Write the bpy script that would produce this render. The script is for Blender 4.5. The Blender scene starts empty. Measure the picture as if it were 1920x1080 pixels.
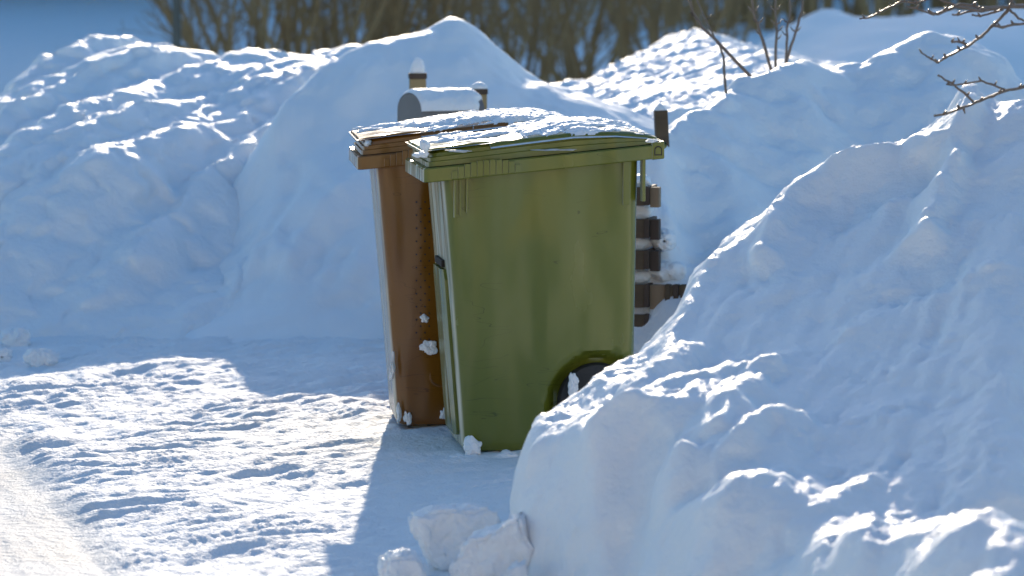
import bpy, bmesh, math, random
import numpy as np
from mathutils import Vector, Matrix
R = math.radians
sc = bpy.context.scene
COL = sc.collection

# ------------------------------------------------------------------ camera numbers
F = 7440.0; CAMZ = 1.6; PITCH = math.atan(660.0 / F)
cp, sp = math.cos(PITCH), math.sin(PITCH)
def W(px, py, Y):
    """world point at distance Y along a sight line (used once, to survey the place)"""
    a = (px - 960) / F; b = (540 - py) / F
    dy = cp + b * sp; dz = -sp + b * cp
    t = Y / dy
    return np.array([a * t, Y, CAMZ + t * dz])

# ------------------------------------------------------------------ object helpers
def tag(o, label=None, cat=None, group=None, kind=None):
    if label: o['label'] = label
    if cat: o['category'] = cat
    if group: o['group'] = group
    if kind: o['kind'] = kind
    return o
def empty(name, loc=(0, 0, 0), rz=0.0):
    o = bpy.data.objects.new(name, None); o.empty_display_size = .1
    o.location = loc; o.rotation_euler = (0, 0, rz); COL.objects.link(o); return o
def link(name, me, mat=None, parent=None, smooth=True):
    o = bpy.data.objects.new(name, me); COL.objects.link(o)
    if mat: me.materials.append(mat)
    if parent: o.parent = parent
    if smooth: me.polygons.foreach_set('use_smooth', [True] * len(me.polygons))
    return o
def np_mesh(name, co, quads, tris=None):
    me = bpy.data.meshes.new(name)
    nq = len(quads); nt = 0 if tris is None else len(tris)
    me.vertices.add(len(co)); me.vertices.foreach_set('co', np.asarray(co, np.float32).ravel())
    idx = np.asarray(quads, np.int32).ravel()
    if nt: idx = np.concatenate([idx, np.asarray(tris, np.int32).ravel()])
    me.loops.add(len(idx)); me.loops.foreach_set('vertex_index', idx)
    me.polygons.add(nq + nt)
    st = np.concatenate([np.arange(nq) * 4, nq * 4 + np.arange(nt) * 3]).astype(np.int32)
    me.polygons.foreach_set('loop_start', st)
    me.update(calc_edges=True); me.validate()
    return me
def grid_quads(nx, ny):
    i, j = np.meshgrid(np.arange(nx - 1), np.arange(ny - 1), indexing='ij')
    a = (i * ny + j).ravel()
    return np.stack([a, a + ny, a + ny + 1, a + 1], 1)

class MB:
    """collects shapes into one mesh"""
    def __init__(s): s.v = []; s.f = []
    def box(s, x0, x1, y0, y1, z0, z1, shear=0.0, bev=0.0):
        bm = bmesh.new(); bmesh.ops.create_cube(bm, size=1)
        for v in bm.verts:
            v.co = Vector(((x0 + x1) / 2 + v.co.x * (x1 - x0), (y0 + y1) / 2 + v.co.y * (y1 - y0), (z0 + z1) / 2 + v.co.z * (z1 - z0)))
        if bev > 0: bmesh.ops.bevel(bm, geom=bm.edges[:], offset=bev, segments=2, affect='EDGES', profile=.6)
        b = len(s.v); bm.verts.index_update()
        for v in bm.verts: s.v.append((v.co.x, v.co.y, v.co.z + shear * v.co.x))
        for f in bm.faces: s.f.append(tuple(b + v.index for v in f.verts))
        bm.free(); return s
    def rings(s, rs, cap0=True, cap1=True):
        b = len(s.v); n = len(rs[0])
        for r in rs: s.v.extend([tuple(p) for p in r])
        for k in range(len(rs) - 1):
            for i in range(n):
                j = (i + 1) % n
                s.f.append((b + k * n + i, b + k * n + j, b + (k + 1) * n + j, b + (k + 1) * n + i))
        if cap0: s.f.append(tuple(b + i for i in reversed(range(n))))
        if cap1: s.f.append(tuple(b + (len(rs) - 1) * n + i for i in range(n)))
        return s
    def lathe_y(s, c, prof, n=40):
        """profile of (y, radius) turned round an axis parallel to y through c"""
        rs = []
        for y, r in prof:
            rs.append([(c[0] + r * math.cos(2 * math.pi * i / n), c[1] + y, c[2] + r * math.sin(2 * math.pi * i / n)) for i in range(n)])
        return s.rings(rs)
    def tube(s, pts, rad, n=6):
        pts = [Vector(p) for p in pts]; rs = []
        up = Vector((.3, .9, .1)).normalized()
        for i, p in enumerate(pts):
            d = (pts[min(i + 1, len(pts) - 1)] - pts[max(i - 1, 0)]).normalized()
            a = d.cross(up)
            if a.length < 1e-3: a = d.cross(Vector((1, 0, 0)))
            a.normalize(); b = d.cross(a)
            r = rad[i] if isinstance(rad, (list, tuple)) else rad
            rs.append([tuple(p + a * r * math.cos(2 * math.pi * k / n) + b * r * math.sin(2 * math.pi * k / n)) for k in range(n)])
        return s.rings(rs)
    def build(s, name, mat, parent=None, smooth=False, auto=None):
        me = bpy.data.meshes.new(name); me.from_pydata(s.v, [], s.f); me.update()
        bm = bmesh.new(); bm.from_mesh(me); bmesh.ops.recalc_face_normals(bm, faces=bm.faces[:]); bm.to_mesh(me); bm.free()
        o = link(name, me, mat, parent, smooth or auto is not None)
        if auto is not None:
            me.set_sharp_from_angle(angle=R(auto))
        return o

# ------------------------------------------------------------------ noise (numpy gradient noise)
_rs = np.random.RandomState(7)
PERM = np.tile(_rs.permutation(256), 3)
_g = _rs.normal(size=(256, 3)); GR = _g / np.linalg.norm(_g, axis=1)[:, None]
def perlin(x, y, z=0.0):
    x, y, z = np.broadcast_arrays(np.asarray(x, float), np.asarray(y, float), np.asarray(z, float))
    xi, yi, zi = np.floor(x).astype(int), np.floor(y).astype(int), np.floor(z).astype(int)
    xf, yf, zf = x - xi, y - yi, z - zi
    u, v, w = [t * t * t * (t * (t * 6 - 15) + 10) for t in (xf, yf, zf)]
    out = 0
    for a in (0, 1):
        for b in (0, 1):
            for c in (0, 1):
                h = PERM[(PERM[(PERM[(xi + a) & 255] + yi + b) & 255] + zi + c) & 255]
                g = GR[h]
                d = g[..., 0] * (xf - a) + g[..., 1] * (yf - b) + g[..., 2] * (zf - c)
                out = out + d * (u if a else 1 - u) * (v if b else 1 - v) * (w if c else 1 - w)
    return out * 1.5
def fbm(x, y, z=0.0, o=4, g=.5, l=2.03):
    a = 1.0; s = 0; f = 1.0
    for i in range(o):
        s = s + a * perlin(x * f + 17.3 * i, y * f + 5.1 * i, np.asarray(z) * f + 3.7 * i); a *= g; f *= l
    return s
def ridged(x, y, z=0.0, o=4, g=.5):
    a = 1.0; s = 0; f = 1.0
    for i in range(o):
        s = s + a * (1 - 2.2 * np.abs(perlin(x * f + 9.3 * i, y * f + 25.1 * i, np.asarray(z) * f))); a *= g; f *= 2.1
    return s
def billow(x, y, z=0.0, o=3, g=.5):
    a = 1.0; s = 0; f = 1.0
    for i in range(o):
        s = s + a * (np.abs(perlin(x * f + 2.3 * i, y * f + 11.1 * i, np.asarray(z) * f)) * 2.2 - .5); a *= g; f *= 2.0
    return s
def sst(a, b, x):
    t = np.clip((x - a) / (b - a), 0, 1); return t * t * (3 - 2 * t)
def rot(x, y, deg):
    c, s = math.cos(R(deg)), math.sin(R(deg)); return x * c + y * s, -x * s + y * c

def rbf(P, X, Y, c=.08, lam=1e-3):
    P = np.asarray(P, float); n = len(P)
    ph = lambda r2: np.sqrt(r2 + c * c)
    A = ph((P[:, None, 0] - P[None, :, 0]) ** 2 + (P[:, None, 1] - P[None, :, 1]) ** 2)
    M = np.zeros((n + 1, n + 1)); M[:n, :n] = A - lam * np.eye(n); M[:n, n] = 1; M[n, :n] = 1
    w = np.linalg.solve(M, np.append(P[:, 2], 0))
    Z = np.full(X.shape, w[n])
    for k in range(n): Z = Z + w[k] * ph((X - P[k, 0]) ** 2 + (Y - P[k, 1]) ** 2)
    return Z

from mathutils.geometry import delaunay_2d_cdt
def tin(P, X, Y, res, sigma):
    P = np.asarray(P, float)
    x0, x1, y0, y1 = X.min(), X.max(), Y.min(), Y.max()
    hull = [(x0 - 1, y0 - 1, -.3), (x0 - 1, y1 + 1, -.3), (x1 + 1, y0 - 1, -.3), (x1 + 1, y1 + 1, -.3), (x0 - 1, (y0 + y1) / 2, -.3)]
    P = np.vstack([P, hull])
    vs_, _, fs, orig, *_r = delaunay_2d_cdt([Vector((p[0], p[1])) for p in P], [], [], 0, 1e-5)
    zz = np.array([P[o[0], 2] for o in orig]); vv = np.array([(v.x, v.y) for v in vs_])
    Z = np.full(X.shape, -.3); nx, ny = X.shape
    for f in fs:
        a, b, c = [vv[i] for i in f]; za, zb, zc = [zz[i] for i in f]
        i0 = max(0, int((min(a[0], b[0], c[0]) - x0) / res) - 1); i1 = min(nx, int((max(a[0], b[0], c[0]) - x0) / res) + 3)
        j0 = max(0, int((min(a[1], b[1], c[1]) - y0) / res) - 1); j1 = min(ny, int((max(a[1], b[1], c[1]) - y0) / res) + 3)
        if i1 <= i0 or j1 <= j0: continue
        xx = X[i0:i1, j0:j1]; yy = Y[i0:i1, j0:j1]
        d = (b[1] - c[1]) * (a[0] - c[0]) + (c[0] - b[0]) * (a[1] - c[1])
        if abs(d) < 1e-12: continue
        l1 = ((b[1] - c[1]) * (xx - c[0]) + (c[0] - b[0]) * (yy - c[1])) / d
        l2 = ((c[1] - a[1]) * (xx - c[0]) + (a[0] - c[0]) * (yy - c[1])) / d
        l3 = 1 - l1 - l2; m = (l1 > -1e-6) & (l2 > -1e-6) & (l3 > -1e-6)
        Z[i0:i1, j0:j1][m] = (l1 * za + l2 * zb + l3 * zc)[m]
    r = int(3 * sigma / res)
    if r > 0:
        k = np.exp(-.5 * (np.arange(-r, r + 1) * res / sigma) ** 2); k /= k.sum()
        Zp = np.pad(Z, ((r, r), (0, 0)), 'edge'); Z = sum(k[i] * Zp[i:i + nx] for i in range(2 * r + 1))
        Zp = np.pad(Z, ((0, 0), (r, r)), 'edge'); Z = sum(k[i] * Zp[:, i:i + ny] for i in range(2 * r + 1))
    return Z

# ------------------------------------------------------------------ materials
def nodes(m):
    m.use_nodes = True; t = m.node_tree; return t, t.nodes, t.links
def mat_snow(name, base=(.86, .87, .88), sss=.35, b1=.6, b2=.5, s1=34., s2=150., rough=.5, spec=.5, dirt=None):
    m = bpy.data.materials.new(name); t, N, L = nodes(m); p = N['Principled BSDF']
    p.inputs['Base Color'].default_value = (*base, 1); p.inputs['Roughness'].default_value = rough
    p.inputs['Specular IOR Level'].default_value = spec; p.inputs['IOR'].default_value = 1.31
    p.inputs['Subsurface Weight'].default_value = sss; p.inputs['Subsurface Radius'].default_value = (1.0, .9, .8)
    p.inputs['Subsurface Scale'].default_value = .018
    tc = N.new('ShaderNodeTexCoord')
    n1 = N.new('ShaderNodeTexNoise'); n1.inputs['Scale'].default_value = s1; n1.inputs['Detail'].default_value = 5
    n2 = N.new('ShaderNodeTexNoise'); n2.inputs['Scale'].default_value = s2; n2.inputs['Detail'].default_value = 3
    L.new(tc.outputs['Object'], n1.inputs['Vector']); L.new(tc.outputs['Object'], n2.inputs['Vector'])
    a = N.new('ShaderNodeBump'); a.inputs['Strength'].default_value = b1; a.inputs['Distance'].default_value = .012
    b = N.new('ShaderNodeBump'); b.inputs['Strength'].default_value = b2; b.inputs['Distance'].default_value = .003
    L.new(n1.outputs['Fac'], a.inputs['Height']); L.new(n2.outputs['Fac'], b.inputs['Height'])
    L.new(a.outputs['Normal'], b.inputs['Normal']); L.new(b.outputs['Normal'], p.inputs['Normal'])
    if dirt: dirt(t, N, L, p, tc)
    return m
def road_dirt(t, N, L, p, tc):
    # sand specks and worn polished ice in the wheel track
    sp_ = N.new('ShaderNodeTexVoronoi'); sp_.inputs['Scale'].default_value = 26
    L.new(tc.outputs['Object'], sp_.inputs['Vector'])
    lt = N.new('ShaderNodeMath'); lt.operation = 'LESS_THAN'; lt.inputs[1].default_value = .10
    L.new(sp_.outputs['Distance'], lt.inputs[0])
    nz = N.new('ShaderNodeTexNoise'); nz.inputs['Scale'].default_value = 2.2; nz.inputs['Detail'].default_value = 6
    L.new(tc.outputs['Object'], nz.inputs['Vector'])
    sx = N.new('ShaderNodeSeparateXYZ'); L.new(tc.outputs['Object'], sx.inputs[0])
    # track coordinate: left of the line x + .235 y = 1.38
    ma = N.new('ShaderNodeMath'); ma.operation = 'MULTIPLY_ADD'; ma.inputs[1].default_value = .235; L.new(sx.outputs['Y'], ma.inputs[0]); L.new(sx.outputs['X'], ma.inputs[2])
    ab = N.new('ShaderNodeMapRange'); ab.inputs['From Min'].default_value = 1.46; ab.inputs['From Max'].default_value = 1.28
    L.new(ma.outputs[0], ab.inputs['Value'])
    g = N.new('ShaderNodeMath'); g.operation = 'MULTIPLY'; L.new(lt.outputs[0], g.inputs[0]); L.new(ab.outputs[0], g.inputs[1])
    g1 = N.new('ShaderNodeMath'); g1.operation = 'GREATER_THAN'; g1.inputs[1].default_value = .5; L.new(nz.outputs['Fac'], g1.inputs[0])
    g2 = N.new('ShaderNodeMath'); g2.operation = 'MULTIPLY'; L.new(g.outputs[0], g2.inputs[0]); L.new(g1.outputs[0], g2.inputs[1])
    mx = N.new('ShaderNodeMixRGB'); mx.inputs['Color1'].default_value = (.86, .87, .88, 1); mx.inputs['Color2'].default_value = (.43, .415, .39, 1)
    mf = N.new('ShaderNodeMath'); mf.operation = 'MULTIPLY'; L.new(ab.outputs[0], mf.inputs[0]); L.new(nz.outputs['Fac'], mf.inputs[1])
    L.new(mf.outputs[0], mx.inputs['Fac'])
    m2 = N.new('ShaderNodeMixRGB'); m2.inputs['Color2'].default_value = (.22, .17, .12, 1)
    L.new(mx.outputs[0], m2.inputs['Color1']); L.new(g2.outputs[0], m2.inputs['Fac']); L.new(m2.outputs[0], p.inputs['Base Color'])
    rr = N.new('ShaderNodeMapRange'); rr.inputs['To Min'].default_value = .62; rr.inputs['To Max'].default_value = .62
    L.new(ab.outputs[0], rr.inputs['Value']); L.new(rr.outputs[0], p.inputs['Roughness'])
SNOW = mat_snow('snow')
SNOW_GROUND = mat_snow('packed_snow', sss=.1, b1=.9, b2=.8, s1=30, s2=120, rough=.62, spec=.22, dirt=road_dirt)
SNOW_SOFT = mat_snow('soft_snow', b1=.35, b2=.3, s1=18, s2=120)

def mat_plastic(name, base, worn, rough=.22, front_sheen=1.):
    m = bpy.data.materials.new(name); t, N, L = nodes(m); p = N['Principled BSDF']
    tc = N.new('ShaderNodeTexCoord')
    n = N.new('ShaderNodeTexNoise'); n.inputs['Scale'].default_value = 5; n.inputs['Detail'].default_value = 6
    mp = N.new('ShaderNodeMapping'); mp.inputs['Scale'].default_value = (1, 1, .35)
    L.new(tc.outputs['Object'], mp.inputs['Vector']); L.new(mp.outputs[0], n.inputs['Vector'])
    cr = N.new('ShaderNodeValToRGB'); cr.color_ramp.elements[0].position = .35; cr.color_ramp.elements[1].position = .75
    cr.color_ramp.elements[0].color = (*base, 1); cr.color_ramp.elements[1].color = (*worn, 1)
    L.new(n.outputs['Fac'], cr.inputs['Fac'])
    p.inputs['IOR'].default_value = 1.58
    # thin scratches
    mp2 = N.new('ShaderNodeMapping'); mp2.inputs['Scale'].default_value = (1.2, 1.2, 6); mp2.inputs['Rotation'].default_value = (0, R(8), 0)
    L.new(tc.outputs['Object'], mp2.inputs['Vector'])
    s = N.new('ShaderNodeTexNoise'); s.inputs['Scale'].default_value = 2.4; s.inputs['Detail'].default_value = 2; s.inputs['Distortion'].default_value = .6
    L.new(mp2.outputs[0], s.inputs['Vector'])
    sb = N.new('ShaderNodeMath'); sb.operation = 'SUBTRACT'; sb.inputs[1].default_value = .5; L.new(s.outputs['Fac'], sb.inputs[0])
    ab = N.new('ShaderNodeMath'); ab.operation = 'ABSOLUTE'; L.new(sb.outputs[0], ab.inputs[0])
    lt = N.new('ShaderNodeMath'); lt.operation = 'LESS_THAN'; lt.inputs[1].default_value = .0024; L.new(ab.outputs[0], lt.inputs[0])
    msk = N.new('ShaderNodeTexNoise'); msk.inputs['Scale'].default_value = 7; L.new(tc.outputs['Object'], msk.inputs['Vector'])
    gt = N.new('ShaderNodeMath'); gt.operation = 'GREATER_THAN'; gt.inputs[1].default_value = .56; L.new(msk.outputs['Fac'], gt.inputs[0])
    mm = N.new('ShaderNodeMath'); mm.operation = 'MULTIPLY'; L.new(lt.outputs[0], mm.inputs[0]); L.new(gt.outputs[0], mm.inputs[1])
    mf = N.new('ShaderNodeMath'); mf.operation = 'MULTIPLY'; mf.inputs[1].default_value = .7; L.new(mm.outputs[0], mf.inputs[0])
    mx = N.new('ShaderNodeMixRGB'); mx.inputs['Color2'].default_value = (base[0] * .45, base[1] * .45, base[2] * .45, 1)
    L.new(mf.outputs[0], mx.inputs['Fac']); L.new(cr.outputs[0], mx.inputs['Color1'])
    # grazing-light brightness painted into the narrow front face as cream tint, streaked downward
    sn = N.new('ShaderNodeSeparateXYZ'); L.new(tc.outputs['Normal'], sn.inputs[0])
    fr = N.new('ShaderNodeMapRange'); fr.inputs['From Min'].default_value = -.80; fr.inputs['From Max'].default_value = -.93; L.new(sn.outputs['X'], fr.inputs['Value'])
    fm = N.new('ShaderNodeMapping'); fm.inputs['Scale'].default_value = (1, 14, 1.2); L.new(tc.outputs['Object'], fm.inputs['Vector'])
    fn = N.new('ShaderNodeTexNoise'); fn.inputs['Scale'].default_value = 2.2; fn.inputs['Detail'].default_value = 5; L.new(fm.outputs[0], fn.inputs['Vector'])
    fq = N.new('ShaderNodeMapRange'); fq.inputs['From Min'].default_value = .30; fq.inputs['From Max'].default_value = .55; fq.inputs['To Min'].default_value = .15 * front_sheen; fq.inputs['To Max'].default_value = .75 * front_sheen; L.new(fn.outputs['Fac'], fq.inputs['Value'])
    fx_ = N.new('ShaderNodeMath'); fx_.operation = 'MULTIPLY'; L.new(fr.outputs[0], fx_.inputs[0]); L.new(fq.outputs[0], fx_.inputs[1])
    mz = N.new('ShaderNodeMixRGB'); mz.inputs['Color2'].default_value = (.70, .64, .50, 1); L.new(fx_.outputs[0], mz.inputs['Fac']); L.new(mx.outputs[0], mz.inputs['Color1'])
    L.new(mz.outputs[0], p.inputs['Base Color'])
    rg = N.new('ShaderNodeMapRange'); rg.inputs['To Min'].default_value = rough - .07; rg.inputs['To Max'].default_value = rough + .12
    L.new(n.outputs['Fac'], rg.inputs['Value']); L.new(rg.outputs[0], p.inputs['Roughness'])
    w = N.new('ShaderNodeTexNoise'); w.inputs['Scale'].default_value = 3.2; w.inputs['Detail'].default_value = 1
    wm = N.new('ShaderNodeMapping'); wm.inputs['Scale'].default_value = (2.2, 2.2, .8); L.new(tc.outputs['Object'], wm.inputs['Vector']); L.new(wm.outputs[0], w.inputs['Vector'])
    bp = N.new('ShaderNodeBump'); bp.inputs['Strength'].default_value = 1.0; bp.inputs['Distance'].default_value = .04
    L.new(w.outputs['Fac'], bp.inputs['Height'])
    w2 = N.new('ShaderNodeTexNoise'); w2.inputs['Scale'].default_value = 600; L.new(tc.outputs['Object'], w2.inputs['Vector'])
    bp2 = N.new('ShaderNodeBump'); bp2.inputs['Strength'].default_value = .12; bp2.inputs['Distance'].default_value = .0006
    L.new(w2.outputs['Fac'], bp2.inputs['Height']); L.new(bp.outputs[0], bp2.inputs['Normal']); L.new(bp2.outputs[0], p.inputs['Normal'])
    return m
def mat_plain(name, col, rough=.7, scale=12., amt=.35, stretch=(1, 1, 1), metal=0.):
    m = bpy.data.materials.new(name); t, N, L = nodes(m); p = N['Principled BSDF']
    tc = N.new('ShaderNodeTexCoord'); mp = N.new('ShaderNodeMapping'); mp.inputs['Scale'].default_value = stretch
    n = N.new('ShaderNodeTexNoise'); n.inputs['Scale'].default_value = scale; n.inputs['Detail'].default_value = 6
    L.new(tc.outputs['Object'], mp.inputs['Vector']); L.new(mp.outputs[0], n.inputs['Vector'])
    mx = N.new('ShaderNodeMixRGB'); mx.inputs['Color1'].default_value = (*[c * (1 - amt) for c in col], 1); mx.inputs['Color2'].default_value = (*[min(1, c * (1 + amt)) for c in col], 1)
    L.new(n.outputs['Fac'], mx.inputs['Fac']); L.new(mx.outputs[0], p.inputs['Base Color'])
    p.inputs['Roughness'].default_value = rough; p.inputs['Metallic'].default_value = metal
    b = N.new('ShaderNodeBump'); b.inputs['Strength'].default_value = .3; b.inputs['Distance'].default_value = .003
    L.new(n.outputs['Fac'], b.inputs['Height']); L.new(b.outputs[0], p.inputs['Normal'])
    return m
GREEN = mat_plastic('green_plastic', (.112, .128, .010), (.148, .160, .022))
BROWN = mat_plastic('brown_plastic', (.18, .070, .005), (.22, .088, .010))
FAINT_TINT = {GREEN: mat_plastic('green_plastic_faint_tint', (.112, .128, .010), (.148, .160, .022), front_sheen=.15), BROWN: mat_plastic('brown_plastic_faint_tint', (.18, .070, .005), (.22, .088, .010), front_sheen=.15)}  # same plastics with the painted front brightness turned down
DARK = mat_plain('dark_hole', (.02, .014, .01), .8)
RUBBER = mat_plain('black_rubber', (.03, .03, .03), .75)
HUB = mat_plain('dark_plastic_hub', (.05, .045, .04), .5)
WOOD = mat_plain('weathered_wood', (.10, .066, .036), .8, 9, .5, (1, 1, 4))
WOOD_PALE = mat_plain('pale_wood', (.27, .185, .11), .8, 14, .3, (1, 1, .3))
POST = mat_plain('tan_post_paint', (.34, .24, .11), .7, 10, .15)
POST_CAP = mat_plain('dark_post_top', (.07, .045, .03), .7)
METAL = mat_plain('grey_mailbox_sheet', (.16, .15, .15), .5, 8, .2)
BARK = mat_plain('bark', (.38, .22, .09), .85, 25, .5, (1, 1, .3))
BARK_GREY = mat_plain('grey_bark', (.15, .13, .10), .85, 25, .4, (1, 1, .3))
TWIG = mat_plain('glossy_twig', (.20, .135, .09), .3, 60, .4)
NEEDLE = mat_plain('needles', (.03, .05, .022), .8)

# ------------------------------------------------------------------ ground sheet
def spaced(a, b, fine, lo, hi, grow=1.22):
    mid = list(np.arange(a, b + 1e-9, fine)); s = fine; x = a; left = []
    while x > lo: s *= grow; x -= s; left.append(x)
    s = fine; x = b; right = []
    while x < hi: s *= grow; x += s; right.append(x)
    return np.array(left[::-1] + mid + right)
gx = spaced(-2.3, .75, .012, -260, 260); gy = spaced(9.3, 17.2, .014, -60, 420, 1.15)
X, Y = np.meshgrid(gx, gy, indexing='ij')
def ground_z(X, Y):
    m = sst(-2.9, -2.2, X) * sst(1.4, .6, X) * sst(9.0, 9.4, Y) * sst(18.2, 17.0, Y)
    u, v = rot(X, Y, -45)            # u across, v along the tyre marks
    t = X + .235 * Y                 # road coordinate; worn wheel track where t < 1.38
    track = sst(1.44, 1.30, t)
    wu = u + .10 * perlin(X * 1.3, Y * 1.1, 4.0)
    z = .016 * fbm(X * 1.1, Y * .8, 3.3, 3)
    z = z + (.010 + .009 * sst(10.6, 12.2, Y)) * fbm(wu * 3.4, v * .8, 8.0, 4, .5) * (1 - .8 * track)
    z = z + .015 * np.maximum(ridged(wu * 7.5, v * .7, 1.0, 4, .6) - .25, 0) * sst(-.5, .3, perlin(X * 1.7, Y * 1.2, 9)) * (1 - .9 * track)
    z = z + .0068 * fbm(wu * 24, v * 9, 2.0, 3, .6) * (1 - .85 * track)
    # rougher churned band further back
    churn = sst(12.3, 13.2, Y) * sst(16.4, 15.2, Y)
    z = z + churn * .016 * fbm(X * 5, Y * 2.6, 12.0, 3, .55)
    # pressed tread marks in bands
    band = sst(.0, .35, perlin(wu * 2.2 + 4, v * .35, 6.0))
    z = z + .0035 * band * np.sin(v * 150 + 2.5 * np.sin(u * 40)) * sst(-.3, .2, perlin(u * 6, v * 2, 1)) * (1 - track)
    # crumbs
    c = perlin(X * 30, Y * 24, 5.5); z = z + .010 * np.maximum(c - .42, 0) * (1 - track)
    # wheel track: low, polished, with long grooves along the road
    tu, tv = rot(X, Y, 13.2)
    z = z - .014 * track + .0016 * perlin(tu * 26, tv * .8, 2) * track + .0008 * perlin(tu * 70, tv * 3, 4) * track
    z = (z - .008) * m * (1 - .65 * np.exp(-((X - .05) ** 2 + (Y - 12.5) ** 2) / .40)) - .006 * m
    # far unmade snow field
    far = sst(20, 30, Y)
    return z + far * .05 * fbm(X * .16, Y * .12, 9.0, 3)
Z = ground_z(X, Y)
co = np.stack([X, Y, Z], -1).reshape(-1, 3)
g = link('ground', np_mesh('ground', co, grid_quads(len(gx), len(gy))), SNOW_GROUND)
tag(g, 'snow covered driveway and yard, packed and tyre marked in front', kind='structure')

# ------------------------------------------------------------------ snow banks
def bank(name, pts, back, bounds, res, detail, label, mat=SNOW, extra=(), warp=.0, floor=-.12, c=.08, sigma=None, soft=None):
    """pts: surveyed surface points; back: (dy, z drop) list added behind ridge points (third item True)"""
    P = []
    for p in pts:
        w = W(p[0], p[1], p[2]); P.append(w)
        if len(p) > 3:
            for dy, dz in back:
                q = w.copy(); q[1] += dy; q[2] = dz if dz <= 0 else w[2] - dz; P.append(q)
    P += [np.array(e, float) for e in extra]
    x0, x1, y0, y1 = bounds
    xs = np.arange(x0, x1, res); ys = np.arange(y0, y1, res)
    X, Y = np.meshgrid(xs, ys, indexing='ij')
    Z = rbf(P, X, Y, c) if sigma is None else tin(P, X, Y, res, sigma)
    if soft:                                   # the low front of the near bank has slumped and is rounder
        w_ = .8 * sst(10.15, 9.7, Y) * sst(.34, .48, X); Z = Z * (1 - w_) + w_ * tin(P, X, Y, res, soft)
    edge = np.minimum(np.minimum(X - x0, x1 - X), np.minimum(Y - y0, y1 - Y))
    Z = detail(X, Y, Z)
    Z = np.maximum(Z, floor) - .3 * sst(.12, 0, edge)
    co = np.stack([X, Y, Z], -1)
    if warp:
        for k, (a, b_) in enumerate(((7.0, warp), (19.0, warp * .4))):
            for ax in (0, 1):
                co[..., ax] += b_ * perlin(X * a + 31 * ax, Y * a, Z * a + 7 * ax + k)
    co = co.reshape(-1, 3); q = grid_quads(len(xs), len(ys))
    keep = (co[q][:, :, 2] > floor + .003).any(1)
    q = q[keep]; used = np.unique(q); mp = np.full(len(co), -1); mp[used] = np.arange(len(used))
    o = link(name, np_mesh(name, co[used], mp[q]), mat)
    tag(o, label, 'snow bank'); return o

# A: the near bank on the right, cut off to a wall on its left side.
# surveyed in sections: (px of the section, ridge py, ridge distance, [(down to py, pixels per metre of depth), ...])
SEC = [(966, 818, 9.85, [(834, 130), (1060, 1700)]),
       (1000, 783, 9.92, [(808, 120), (1055, 1600)]),
       (1060, 745, 10.0, [(798, 130), (1055, 1500)]),
       (1120, 705, 10.1, [(790, 140), (1060, 1500)]),
       (1190, 660, 10.22, [(700, 130), (725, 400), (770, 140), (1070, 1300)]),
       (1250, 595, 10.42, [(615, 110), (668, 298), (735, 120), (835, 800), (858, 130), (1090, 1200)]),
       (1300, 525, 10.62, [(545, 110), (680, 296), (725, 100), (815, 600), (862, 110), (1120, 1200)]),
       (1350, 462, 10.82, [(482, 85), (690, 296), (722, 90), (800, 400), (846, 100), (1120, 1200)]),
       (1400, 415, 10.92, [(432, 85), (686, 296), (715, 90), (795, 390), (832, 100), (1140, 1100)]),
       (1450, 375, 11.1, [(392, 85), (682, 296), (702, 90), (785, 390), (812, 100), (895, 480), (915, 110), (965, 600), (985, 110), (1160, 1100)]),
       (1530, 330, 11.2, [(352, 90), (880, 298), (905, 70), (980, 400), (1006, 90), (1180, 1100)]),
       (1600, 305, 11.25, [(325, 90), (1000, 298), (1040, 70), (1220, 1100)]),
       (1680, 262, 11.25, [(285, 90), (975, 298), (1030, 75), (1240, 900)]),
       (1750, 232, 11.3, [(255, 120), (935, 306), (985, 52), (1035, 600), (1065, 110), (1260, 900)]),
       (1810, 212, 11.25, [(230, 120), (890, 306), (960, 52), (1025, 600), (1050, 110), (1280, 900)]),
       (1850, 195, 11.2, [(212, 120), (875, 306), (925, 52), (1010, 600), (1040, 110), (1300, 900)]),
       (1890, 185, 11.15, [(202, 120), (890, 306), (925, 52), (1000, 600), (1030, 110), (1300, 900)]),
       (1960, 205, 11.1, [(222, 120), (890, 306), (940, 52), (1320, 700)]),
       (2100, 230, 11.1, [(250, 120), (1340, 500)])]
A = []
def sec_Y(px, py):
    """distance of the surveyed surface at a sight line, between sections"""
    def one(sc_):
        _, p0, y, steps = sc_
        for p1, k in steps:
            if py <= p1: return y - max(0, py - p0) / k
            y -= (p1 - p0) / k; p0 = p1
        return y
    xs_ = [c[0] for c in SEC]
    return float(np.interp(px, xs_, [one(c) for c in SEC]))
for px, p0, y, steps in SEC:
    A.append((px, p0, y, 1))
    for p1, k in steps:
        n = max(1, int((p1 - p0) / 90))
        for i in range(n): A.append((px, p0 + (p1 - p0) * (i + 1) / n, y - (p1 - p0) * (i + 1) / n / k))
        y -= (p1 - p0) / k; p0 = p1
A = [p for p in A if W(*p[:3])[2] > .015]
CREST = [[(1815, 215), (1802, 300), (1770, 390), (1728, 480)], [(1802, 300), (1720, 303), (1640, 325), (1560, 350)], [(1600, 335), (1510, 380), (1455, 430), (1430, 495)],
         [(1180, 745), (1260, 690), (1290, 668)], [(1130, 790), (1200, 760), (1330, 700), (1440, 695)], [(1270, 845), (1340, 820), (1400, 800), (1480, 795)], [(1350, 800), (1372, 750), (1385, 765)]]
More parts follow.
